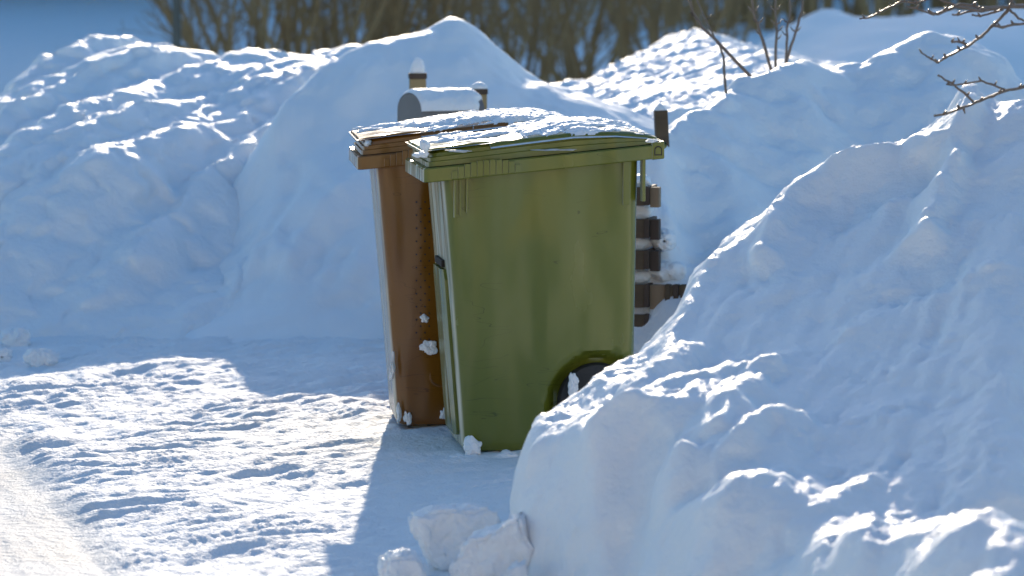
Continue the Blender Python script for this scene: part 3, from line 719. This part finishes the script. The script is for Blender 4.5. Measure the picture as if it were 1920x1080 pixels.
# ------------------------------------------------------------------ mailbox and posts
def post(px, top, Y, wpx, mat, cap_h, label, name='wooden_post', lean=0., band=True):
    x, _, z = W(px, top, Y); w = wpx / F * Y / 2
    root = empty(name, (x, Y, 0)); root.rotation_euler = (0, R(lean), R(6)); tag(root, label, 'post')
    MB().box(-w, w, -w, w, -.25, z - (.022 if band else 0), 0, .004).build('shaft', mat, root)
    if band: MB().box(-w - .003, w + .003, -w - .003, w + .003, z - .022, z, 0, .003).build('top_cap', POST_CAP, root)
    return (x, Y, z, w)
def snow_cap(c, w, h, label, seed, pw=1.0):
    n, k = 18, 28; rs = []
    for i in range(n + 1):
        t = i / n
        r = w * (1 - t ** (2.2 * pw)) ** .6 if i < n else w * .06
        z = h * t
        r_ = []
        for j in range(k):
            a = 2 * math.pi * j / k; q = 1 / max(abs(math.cos(a)), abs(math.sin(a))) ; q = 1 + (min(q, 1.25) - 1) * (1 - t)
            rr = r * q * (1 + .10 * float(perlin(math.cos(a) * 1.5 + seed * 7, math.sin(a) * 1.5, t * 3)))
            r_.append((rr * math.cos(a) + .1 * w * t * math.sin(seed), rr * math.sin(a), z))
        rs.append(r_)
    o = MB().rings(rs).build('cap_of_snow', SNOW, None, smooth=True); o.location = c; tag(o, label, 'snow cap', 'snow caps on the posts'); return o
p1 = post(783, 137, 15.7, 30, POST, 0, 'tan wooden post rising behind the left end of the mailbox')
snow_cap((p1[0], p1[1], p1[2]), p1[3] * .92, .062, 'tall rounded snow cap on the tan post behind the mailbox\'s left end', 1, 1.2)
p2 = post(897, 166, 15.7, 30, POST, 0, 'tan wooden post at the right end of the mailbox')
snow_cap((p2[0], p2[1], p2[2]), p2[3] * 1.1, .026, 'low snow cap on the tan post at the mailbox\'s right end', 2, 1.)
p3 = post(1264, 206, 14.6, 24, WOOD, 0, 'dark wooden post sticking out of the snow bank right of the green lid', lean=-3, band=False)
snow_cap((p3[0] - .052, p3[1], p3[2] - .002), p3[3], .026, 'pointed snow cap on the dark post right of the green lid', 3, .55)
# mailbox: arched sheet-metal box, axis roughly across the view
mx, my, mz = W(830, 208, 15.35)
mb = empty('mailbox', (mx, my, mz), R(28)); tag(mb, 'grey arched mailbox covered in snow behind the brown bin', 'mailbox')
def arch(x, w, h, yo=0, n=16, zb=-.10):
    pts = [(x, -w, zb), (x, w, zb)] + [(x, w * math.cos(a), h * math.sin(a)) for a in np.linspace(0, math.pi, n)]
    return pts
Lm = .132
MB().rings([arch(-Lm, .098, .066), arch(Lm, .098, .066)], True, True).build('body', METAL, mb, auto=35)
MB().rings([arch(-Lm - .012, .104, .071), arch(-Lm + .004, .104, .071)], True, True).build('door', METAL, mb, auto=35)
MB().box(-.04, .04, -.03, .03, -mz - .1, -.10).build('stand', WOOD, mb)
# snow shell on the mailbox
xs = np.linspace(-Lm - .012, Lm + .004, 70); aa = np.linspace(R(-2), R(176), 60)
XX, AA = np.meshgrid(xs, aa, indexing='ij')
tt = .016 * np.sin(np.clip(AA, 0, math.pi)) ** .6 + .004 * perlin(XX * 18, AA * 3, 1) + .002 * perlin(XX * 60, AA * 10, 2)
tt = tt * sst(0, .02, XX - xs[0] + .004) * sst(0, .03, xs[-1] - XX + .004) * sst(-.05, .15, AA) 
tt = np.where((XX > .08) & (AA > 2.2) , tt - .02 * sst(.08, .13, XX) * sst(2.2, 2.6, AA), tt)
# AA = pi side faces the camera (negative y)
YY = (.104 + tt) * np.cos(AA); ZZ = (.0715 + tt) * np.sin(AA)
o = link('snow_shell', np_mesh('snow_shell', np.stack([XX, YY, ZZ], -1).reshape(-1, 3), grid_quads(70, 60)), SNOW)
o.location = mb.location; o.rotation_euler = mb.rotation_euler
tag(o, 'smooth snow layer wrapped over the top of the mailbox', 'snow')

# ------------------------------------------------------------------ slatted timber box half buried at right of the green bin
cx, cy, _ = W(1208, 400, 13.95)
tb = empty('slatted_box', (cx, cy, 0), R(-14)); tag(tb, 'slatted timber compost box with snow between its boards, right of the green bin', 'compost box')
SN = []
for k, (ya, yb) in enumerate(((351, 386), (411, 447), (470, 506), (534, 577), (590, 625))):
    za = W(1200, yb, 13.95)[2]; zb = W(1200, ya, 13.95)[2]
    MB().box(-.42, .0, 0, .018, za, zb, 0, .002).build('front_board', WOOD, tb)
    MB().box(.0, .017, -.004, .14, za + .002, zb + .002, 0, .002).build('side_board', POST_CAP, tb)
    MB().box(.0175, .05 + (.09 if k == 3 else 0), .012, .05, za - .006, zb - .001, 0, .003).build('corner_block', WOOD_PALE if k in (0, 3) else POST_CAP, tb)
for i, x in enumerate((.075, .105, .13)):
    za = W(1200, 577, 13.95)[2]; zb = W(1200, 534, 13.95)[2]
    MB().box(x, x + .018, .0, .03, za - .004, zb + .003, 0, .002).build('side_slat', WOOD if i != 1 else POST_CAP, tb)
MB().box(-.42, -.38, .018, .058, -.1, .80, 0, .003).build('corner_post', WOOD, tb)
for k, y in enumerate((399, 458, 520, 583, 345)):
    w = at(1196, y, 14.0)
    lump('snow_pad', (w[0] - .03, w[1] + .05, w[2]), [.09, .055, .03, .022, .03, .06, .09, .05, .028, .02, .028, .05], .055, 30 + k,
         ['snow packed under the box\'s top board', 'snow packed under the box\'s second board', 'snow packed under the box\'s third board', 'snow packed above the box\'s lowest board', 'snow lying on the box\'s top board'][k], 'snow', 'snow packed between the boards', amp=.12, n=26, p=.7)
for k, (px, py, w, h) in enumerate(((1244, 450, .045, .04), (1250, 508, .075, .035))):
    q = at(px, py, 14.05)
    lump('snow_pad', q, [w * h / math.hypot(h * math.cos(j * math.pi / 6), w * math.sin(j * math.pi / 6)) for j in range(12)], .07, 40 + k,
         ['rounded snow lump beside the box\'s second board', 'wide snow lump overhanging the box\'s fourth board', 'snow lump covering the end of the box\'s third board', 'small snow lump at the right of the box\'s second board', 'snow lump right of the box\'s lowest board'][k], 'snow', 'snow packed between the boards', amp=.12, n=30, p=.7)

# ------------------------------------------------------------------ branching plants
def grow(m, rnd, p, d, L_, r, depth, wob=.22, bend=.0, seg=7, kids=(2, 4), minr=.0015, tips=None):
    pts = [Vector(p)]; rad = [r]; d = Vector(d).normalized()
    for i in range(seg):
        d = (d + Vector((rnd.uniform(-wob, wob), rnd.uniform(-wob, wob), rnd.uniform(-wob, wob) + bend))).normalized()
        pts.append(pts[-1] + d * (L_ / seg)); rad.append(max(minr, r * (1 - .75 * (i + 1) / seg)))
    m.tube(pts, rad, 6 if r > .012 else 4)
    if depth > 0:
        for _ in range(rnd.randint(*kids)):
            k = rnd.randint(1, seg - 1); q = pts[k]
            dd = (pts[k + 1] - pts[k]).normalized() + Vector((rnd.uniform(-.9, .9), rnd.uniform(-.9, .9), rnd.uniform(-.3, .6)))
            grow(m, rnd, q, dd, L_ * rnd.uniform(.35, .7), rad[k] * rnd.uniform(.4, .65), depth - 1, wob, bend, seg, kids, minr)
def shrub(x, y, n, h, r, spread, seed, label, mat=BARK, name='shrub', cat='shrub', group='bare shrubs behind the drifts', kids=(2, 4)):
    rnd = random.Random(seed); root = empty(name, (x, y, 0)); tag(root, label, cat, group)
    st = MB(); tw = MB()
    for i in range(n):
        a = rnd.uniform(0, 2 * math.pi); s = rnd.uniform(.1, 1) * spread
        rr = r * rnd.uniform(.55, 1.2); d = Vector((math.cos(a) * s, math.sin(a) * s, 1)); p = Vector((math.cos(a) * .12, math.sin(a) * .12, -.08))
        hh = h * rnd.uniform(.7, 1.1)
        pts = [p]; rad = [rr]; dd = d.normalized()
        for k in range(9):
            dd = (dd + Vector((rnd.uniform(-.16, .16), rnd.uniform(-.16, .16), rnd.uniform(-.02, .10)))).normalized()
            pts.append(pts[-1] + dd * hh / 9); rad.append(rr * (1 - .8 * (k + 1) / 9) + .002)
        st.tube(pts, rad, 7)
        for _ in range(rnd.randint(*kids)):
            k = rnd.randint(1, 6)
            grow(tw, rnd, pts[k], (pts[k + 1] - pts[k]).normalized() + Vector((rnd.uniform(-1.1, 1.1), rnd.uniform(-1.1, 1.1), rnd.uniform(-.4, .7))), hh * rnd.uniform(.2, .5), rad[k] * .45, 2, .22, 0, 6, (2, 4), .003)
    st.build('stems', mat, root, smooth=True); tw.build('twigs', mat, root, smooth=True)
    return root
def bx(px, Y): return (px - 960) / F * Y
SH = [(425, 34, 7, 2.6, .045, .45, 'spreading bare shrub left of the peaked drift, beside the thin grey trunk'),
      (480, 36, 7, 3.0, .07, .55, 'thick stemmed bare shrub left of the peaked drift'),
      (570, 34, 8, 3.0, .06, .5, 'bare shrub with upright stems behind the dip left of the peak'),
      (650, 37, 9, 3.0, .06, .55, 'bare shrub close left of the drift\'s peak'),
      (730, 35, 10, 3.0, .055, .5, 'dense bare shrub directly behind the drift\'s left shoulder'),
      (810, 38, 9, 3.0, .06, .5, 'dense bare shrub just left of the drift\'s peak'),
      (905, 36, 10, 3.0, .05, .6, 'dense bare shrub just right of the drift\'s peak'),
      (985, 38, 10, 3.0, .05, .7, 'tangled bare shrub above the drift\'s right slope'),
      (1100, 41, 5, 3.0, .09, .8, 'bare shrub with leaning thick stems in the gap between drifts'),
      (1060, 43, 9, 2.6, .04, .8, 'low tangled bare shrub in the gap between drifts'),
      (1225, 44, 8, 3.0, .04, .55, 'thin bare shrub above the sunlit drift'),
      (1285, 40, 5, 3.0, .075, .6, 'bare shrub with a thick slanting stem above the sunlit drift'),
      (1350, 46, 8, 2.6, .035, .5, 'thin bare shrub behind the twigs on the right bank')]
for i, (px, Yd, n, h, r, s, lab) in enumerate(SH): shrub(bx(px, Yd), Yd, int(n * 1.35) + 1, h, r * .42, s * 1.45, 100 + i, lab)
# far thicket along the top right
for i in range(17):
    px = 1180 + i * 50 + (i * 37) % 23; Yd = 66 + (i * 13) % 9
    shrub(bx(px, Yd), Yd, 8, 3.2, .055, .45, 300 + i, 'distant bare shrub in the dark thicket along the top right', group='distant thicket at top right', kids=(2, 3))
for i in range(6):
    px = 500 + i * 110 + (i * 37) % 23; Yd = 56 + (i * 11) % 9
    shrub(bx(px, Yd), Yd, 4, 3.2, .04, .6, 400 + i, 'distant bare shrub seen between the nearer stems at top centre', group='distant thicket at top centre', kids=(2, 3))
def trunk_tree(px, Yd, r, h, lean, label, mat, seed):
    rnd = random.Random(seed); root = empty('tree', (bx(px, Yd), Yd, 0)); tag(root, label, 'tree')
    st = MB(); tw = MB(); pts = []; rad = []
    for k in range(13):
        t = k / 12; pts.append(Vector((lean * t * h + .04 * math.sin(3 * t + seed), .05 * math.sin(4 * t), -.1 + h * t))); rad.append(r * (1 - .8 * t) + .004)
    st.tube(pts, rad, 10)
    for _ in range(16):
        k = rnd.randint(5, 11)
        grow(tw, rnd, pts[k], (rnd.uniform(-1, 1), rnd.uniform(-1, 1), .5), h * .25, rad[k] * .5, 2, .2)
    st.build('trunk', mat, root, smooth=True); tw.build('crown', mat, root, smooth=True)
trunk_tree(323, 33, .038, 6.5, .0, 'thin straight grey tree trunk at upper left', BARK_GREY, 1)
trunk_tree(1166, 40, .062, 7, -.02, 'straight bare tree trunk above the gap between the drifts', BARK, 2)
trunk_tree(700, 40, .07, 7, .01, 'bare brown tree trunk among the shrubs behind the drift', BARK, 3)

# twigs sticking out of the right bank
def sapling(path, Yd, r, label, seed, buds=6):
    rnd = random.Random(seed); base = W(*path[0], Yd); root = empty('sapling', tuple(base)); tag(root, label, 'sapling', 'bare saplings on the right bank')
    pts = [Vector(W(a, b, Yd + .02 * i) - base) for i, (a, b) in enumerate(path)]
    d = (pts[0] - pts[1]).normalized(); pts = [pts[0] + d * .25] + pts
    e = (pts[-1] - pts[-2]).normalized(); pts.append(pts[-1] + e * .25 + Vector((0, 0, .05)))
    # smooth and add knots
    q = []
    for i in range(len(pts) - 1):
        for t in (0, .33, .66): q.append(pts[i].lerp(pts[i + 1], t) + Vector((rnd.uniform(-.002, .002), 0, 0)))
    q.append(pts[-1]); rad = [r * (1 - .5 * i / len(q)) for i in range(len(q))]
    m = MB().tube(q, rad, 7)
    for _ in range(buds):
        k = rnd.randint(5, len(q) - 2); s = rnd.choice((-1, 1))
        m.tube([q[k], q[k] + Vector((s * .012, 0, .008)), q[k] + Vector((s * .022, .004, .022))], [r * .5, r * .5, r * .25], 5)
    m.build('stem', TWIG, root, smooth=True)
sapling([(1379, 114), (1345, 78), (1318, 52), (1298, 22), (1290, -30)], 15.4, .0075, 'leaning bare sapling stem on the bank, leftmost long one', 1)
sapling([(1358, 128), (1356, 105), (1350, 88), (1342, 75)], 15.2, .006, 'short forked stem at the foot of the leaning sapling', 2, 2)
sapling([(1433, 86), (1424, 55), (1413, 22), (1404, -30)], 15.9, .0075, 'straight bare sapling leaning left above the bank crest', 3)
sapling([(1455, 104), (1456, 60), (1454, 20), (1455, -30)], 15.7, .0065, 'vertical bare sapling in the middle of the group', 4, 9)
sapling([(1474, 92), (1476, 55), (1481, 20), (1479, -30)], 15.9, .006, 'thin bare sapling just right of the vertical one', 5, 8)
sapling([(1480, 99), (1492, 60), (1503, 20), (1510, -30)], 15.75, .0065, 'bare sapling leaning right, rightmost of the group', 6, 8)

# tree outside the right edge whose branches reach in
def bt(px, py, Y): return Vector(W(px, py, Y))
BY = 10.6
tx = bx(2250, BY)
tr = empty('tree', (tx, BY + .3, 0)); tag(tr, 'knobbly bare branches reaching in from a tree beyond the right edge', 'tree')
def rel(p): return p - Vector((tx, BY + .3, 0))
MB().tube([(0, 0, -.1), (.01, 0, .6), (-.02, .02, 1.3), (.02, 0, 2.2), (0, .03, 3.2)], [.06, .055, .045, .035, .02], 12).build('trunk', BARK, tr, smooth=True)
brs = [([(2240, -80), (2100, -10), (2000, 0), (1920, 10), (1850, 16), (1800, 8), (1760, 26), (1745, 25)], .008),
       ([(1920, 11), (1880, 14), (1840, 20), (1790, 12)], .006), ([(1800, 8), (1770, 20), (1750, 28), (1725, 18), (1700, 12)], .0045),
       ([(1860, 16), (1822, 20), (1795, 28), (1785, 27)], .005), ([(1880, 18), (1858, 25), (1838, 30), (1822, 28)], .0045),
       ([(1905, -20), (1888, 22), (1862, 48), (1840, 68), (1815, 86), (1785, 102), (1770, 110), (1758, 118)], .0062), ([(1758, 118), (1742, 108), (1728, 99)], .004),
       ([(1818, 86), (1800, 78), (1784, 79)], .005), ([(1812, 86), (1796, 75)], .003), ([(1862, 47), (1880, 52), (1900, 46), (1940, 42), (2100, 10), (2240, -60)], .0055), ([(1893, 18), (1910, 34), (1930, 44)], .005),
       ([(1720, 5), (1690, 2), (1672, 12), (1650, 22), (1632, 32), (1612, 35)], .0045), ([(1790, 10), (1750, -6), (1720, 5)], .005),
       ([(2240, 60), (2050, 150), (1960, 160), (1920, 163), (1884, 170), (1862, 180), (1830, 192), (1800, 204), (1775, 213), (1752, 217)], .0065),
       ([(1884, 168), (1858, 158), (1840, 152), (1815, 156), (1788, 160), (1774, 158)], .0042), ([(1828, 194), (1808, 175), (1785, 157), (1758, 141)], .0050), ([(1808, 203), (1809, 213)], .003)]
m = MB(); kb = m; rnd = random.Random(5)
for path, r in brs:
    pts = [rel(bt(a, b, BY + .0006 * (a - 1750) + .05 * math.sin(a * .01 + r * 900))) for a, b in path]
    q = []
    for i in range(len(pts) - 1):
        for t in (0, .25, .5, .75): q.append(pts[i].lerp(pts[i + 1], t) + Vector((rnd.uniform(-.001, .001), 0, rnd.uniform(-.0012, .0012))))
    q.append(pts[-1])
    rr = [.68 * r * (1 - .35 * i / len(q)) * (1 + .25 * (i % 4 == 0) + .1 * rnd.random()) for i in range(len(q))]
    m.tube(q, rr, 8)
    for k in range(3, len(q), 5):
        s = rnd.choice((-1, 1)); p0 = q[k]
        kb.tube([p0, p0 + Vector((s * .004, 0, .006)), p0 + Vector((s * .007, 0, .011))], [r * .7, r * .6, r * .25], 6)
m.build('branches', TWIG, tr, smooth=True)
# trunk side limbs joining the branch ends to the trunk
lm = MB()
lm.tube([rel(bt(2240, -80, BY + .3)), Vector((-.02, 0, 1.95))], [.012, .02], 8); lm.tube([rel(bt(2240, 60, BY + .3)), Vector((0, 0, 1.35))], [.010, .018], 8)
lm.tube([rel(bt(2240, -60, BY + .3)), Vector((-.01, 0, 1.8))], [.009, .016], 8); lm.tube([rel(bt(1905, -20, BY + .1)), rel(bt(2000, -200, BY + .2)), Vector((0, 0, 2.4))], [.007, .01, .015], 8)
lm.build('limb', BARK, tr, smooth=True)

# ------------------------------------------------------------------ conifer wood behind the yard (it shades the far snow)
rnd = random.Random(9); V = []; Fc = []
for i in range(300):
    x = -82 + i * .55 + rnd.uniform(-.4, .4); y = 105 + rnd.uniform(0, 6); h = rnd.uniform(24.3, 25.4) + (y - 105) * .3; rr = rnd.uniform(2.6, 3.8)
    b = len(V); n = 6
    for k in range(n): V.append((x + .22 * math.cos(k * 1.047), y + .22 * math.sin(k * 1.047), -.2))
    for k in range(n): V.append((x + .08 * math.cos(k * 1.047), y + .08 * math.sin(k * 1.047), h * .9))
    for k in range(n): Fc.append((b + k, b + (k + 1) % n, b + n + (k + 1) % n, b + n + k))
    for t in range(16):
        z = 1.6 + (h - 1.6) * t / 16; r = rr * (1 - t / 16) ** .55 + .15; ns = 16; b = len(V)
        V.append((x, y, z + 1.5))
        for k in range(ns):
            a = 2 * math.pi * (k + rnd.uniform(-.3, .3)) / ns; q = r * (rnd.uniform(.8, 1.15) if k % 2 else rnd.uniform(.4, .6))
            V.append((x + q * math.cos(a), y + q * math.sin(a), z - rnd.uniform(0, .6)))
        for k in range(ns): Fc.append((b, b + 1 + k, b + 1 + (k + 1) % ns))
me = bpy.data.meshes.new('wood'); me.from_pydata(V, [], Fc); me.update()
tag(link('conifer_wood', me, NEEDLE, smooth=False), 'far dark conifer wood standing behind the snowy field', kind='stuff')

# ------------------------------------------------------------------ unseen building added behind the photographer; its sunlit wall bounces warm fill
CREAM = mat_plain('cream_boarding', (.74, .62, .46), .8, 6, .06)
ROOF = mat_plain('roof_tiles', (.12, .06, .045), .8, 20, .3)
GLASS = mat_plain('window_glass', (.03, .035, .04), .08, 2, .1); WHITE = mat_plain('white_trim', (.8, .8, .78), .6, 5, .05)
hs_ = empty('fill_house', (-1.5, -3.6, 0)); tag(hs_, 'unseen cream boarded building added behind the photographer to bounce warm light', 'fill_house')
MB().box(-11, 11, -8, 0, -.2, 6.0).build('wall', CREAM, hs_)
MB().rings([[(-11.6, -8.6, 6.0), (-11.6, .6, 6.0), (-11.6, -4, 9.2)], [(11.6, -8.6, 6.0), (11.6, .6, 6.0), (11.6, -4, 9.2)]]).build('roof', ROOF, hs_)
for wx_ in (-8.5, -5.0, 3.2, 6.4, 9.2):
    for wz_ in (1.0, 3.9):
        fo = MB().box(wx_ - .65, wx_ + .65, .003, .06, wz_, wz_ + 1.3, 0, .01).build('window', WHITE, hs_)
        MB().box(wx_ - .56, wx_ + .56, .05, .065, wz_ + .09, wz_ + 1.21).build('pane', GLASS, fo)
MB().box(-1.0, .1, .003, .07, .1, 2.2, 0, .01).build('door', ROOF, hs_)

# ------------------------------------------------------------------ light, sky, camera
SUN_EL, SUN_AZ = 16.5, -1.0           # azimuth east of +Y
wd = bpy.data.worlds.new('World'); sc.world = wd; wd.use_nodes = True
N = wd.node_tree.nodes; L = wd.node_tree.links; bg = N['Background']
sky = N.new('ShaderNodeTexSky'); sky.sky_type = 'NISHITA'; sky.sun_disc = False
sky.sun_elevation = R(SUN_EL); sky.sun_rotation = R(SUN_AZ); sky.altitude = 100; sky.air_density = 1.0; sky.dust_density = .6; sky.ozone_density = 1.6
hs = N.new('ShaderNodeHueSaturation'); hs.inputs['Saturation'].default_value = 1.25
L.new(sky.outputs[0], hs.inputs['Color']); L.new(hs.outputs[0], bg.inputs[0]); bg.inputs[1].default_value = .15
ld = bpy.data.lights.new('sun', 'SUN'); ld.energy = 2.6; ld.angle = R(.5); ld.color = (1.0, .86, .68)
lo = bpy.data.objects.new('sun', ld); COL.objects.link(lo)
sd = Vector((math.sin(R(SUN_AZ)) * math.cos(R(SUN_EL)), math.cos(R(SUN_AZ)) * math.cos(R(SUN_EL)), math.sin(R(SUN_EL))))
lo.rotation_euler = sd.to_track_quat('Z', 'Y').to_euler(); lo.location = (3, 20, 8)

cd = bpy.data.cameras.new('camera'); cam = bpy.data.objects.new('camera', cd); COL.objects.link(cam)
cam.location = (0, 0, CAMZ); cam.rotation_euler = (math.pi / 2 - PITCH, 0, 0)
cd.sensor_width = 36; cd.lens = F / 1920 * 36; cd.clip_end = 1500; cd.clip_start = .1
cd.dof.use_dof = True; cd.dof.focus_distance = 12.25; cd.dof.aperture_fstop = 4.8; cd.dof.aperture_blades = 0
sc.camera = cam
vs = sc.view_settings; sc.display_settings.display_device = 'sRGB'
vs.view_transform = 'Standard'; vs.look = 'None'; vs.exposure = 0.64; vs.gamma = 1; vs.use_curve_mapping = False
sc.render.engine = 'CYCLES'; sc.cycles.use_denoising = True
sc.cycles.max_bounces = 8; sc.cycles.diffuse_bounces = 4; sc.cycles.caustics_reflective = False; sc.cycles.caustics_refractive = False
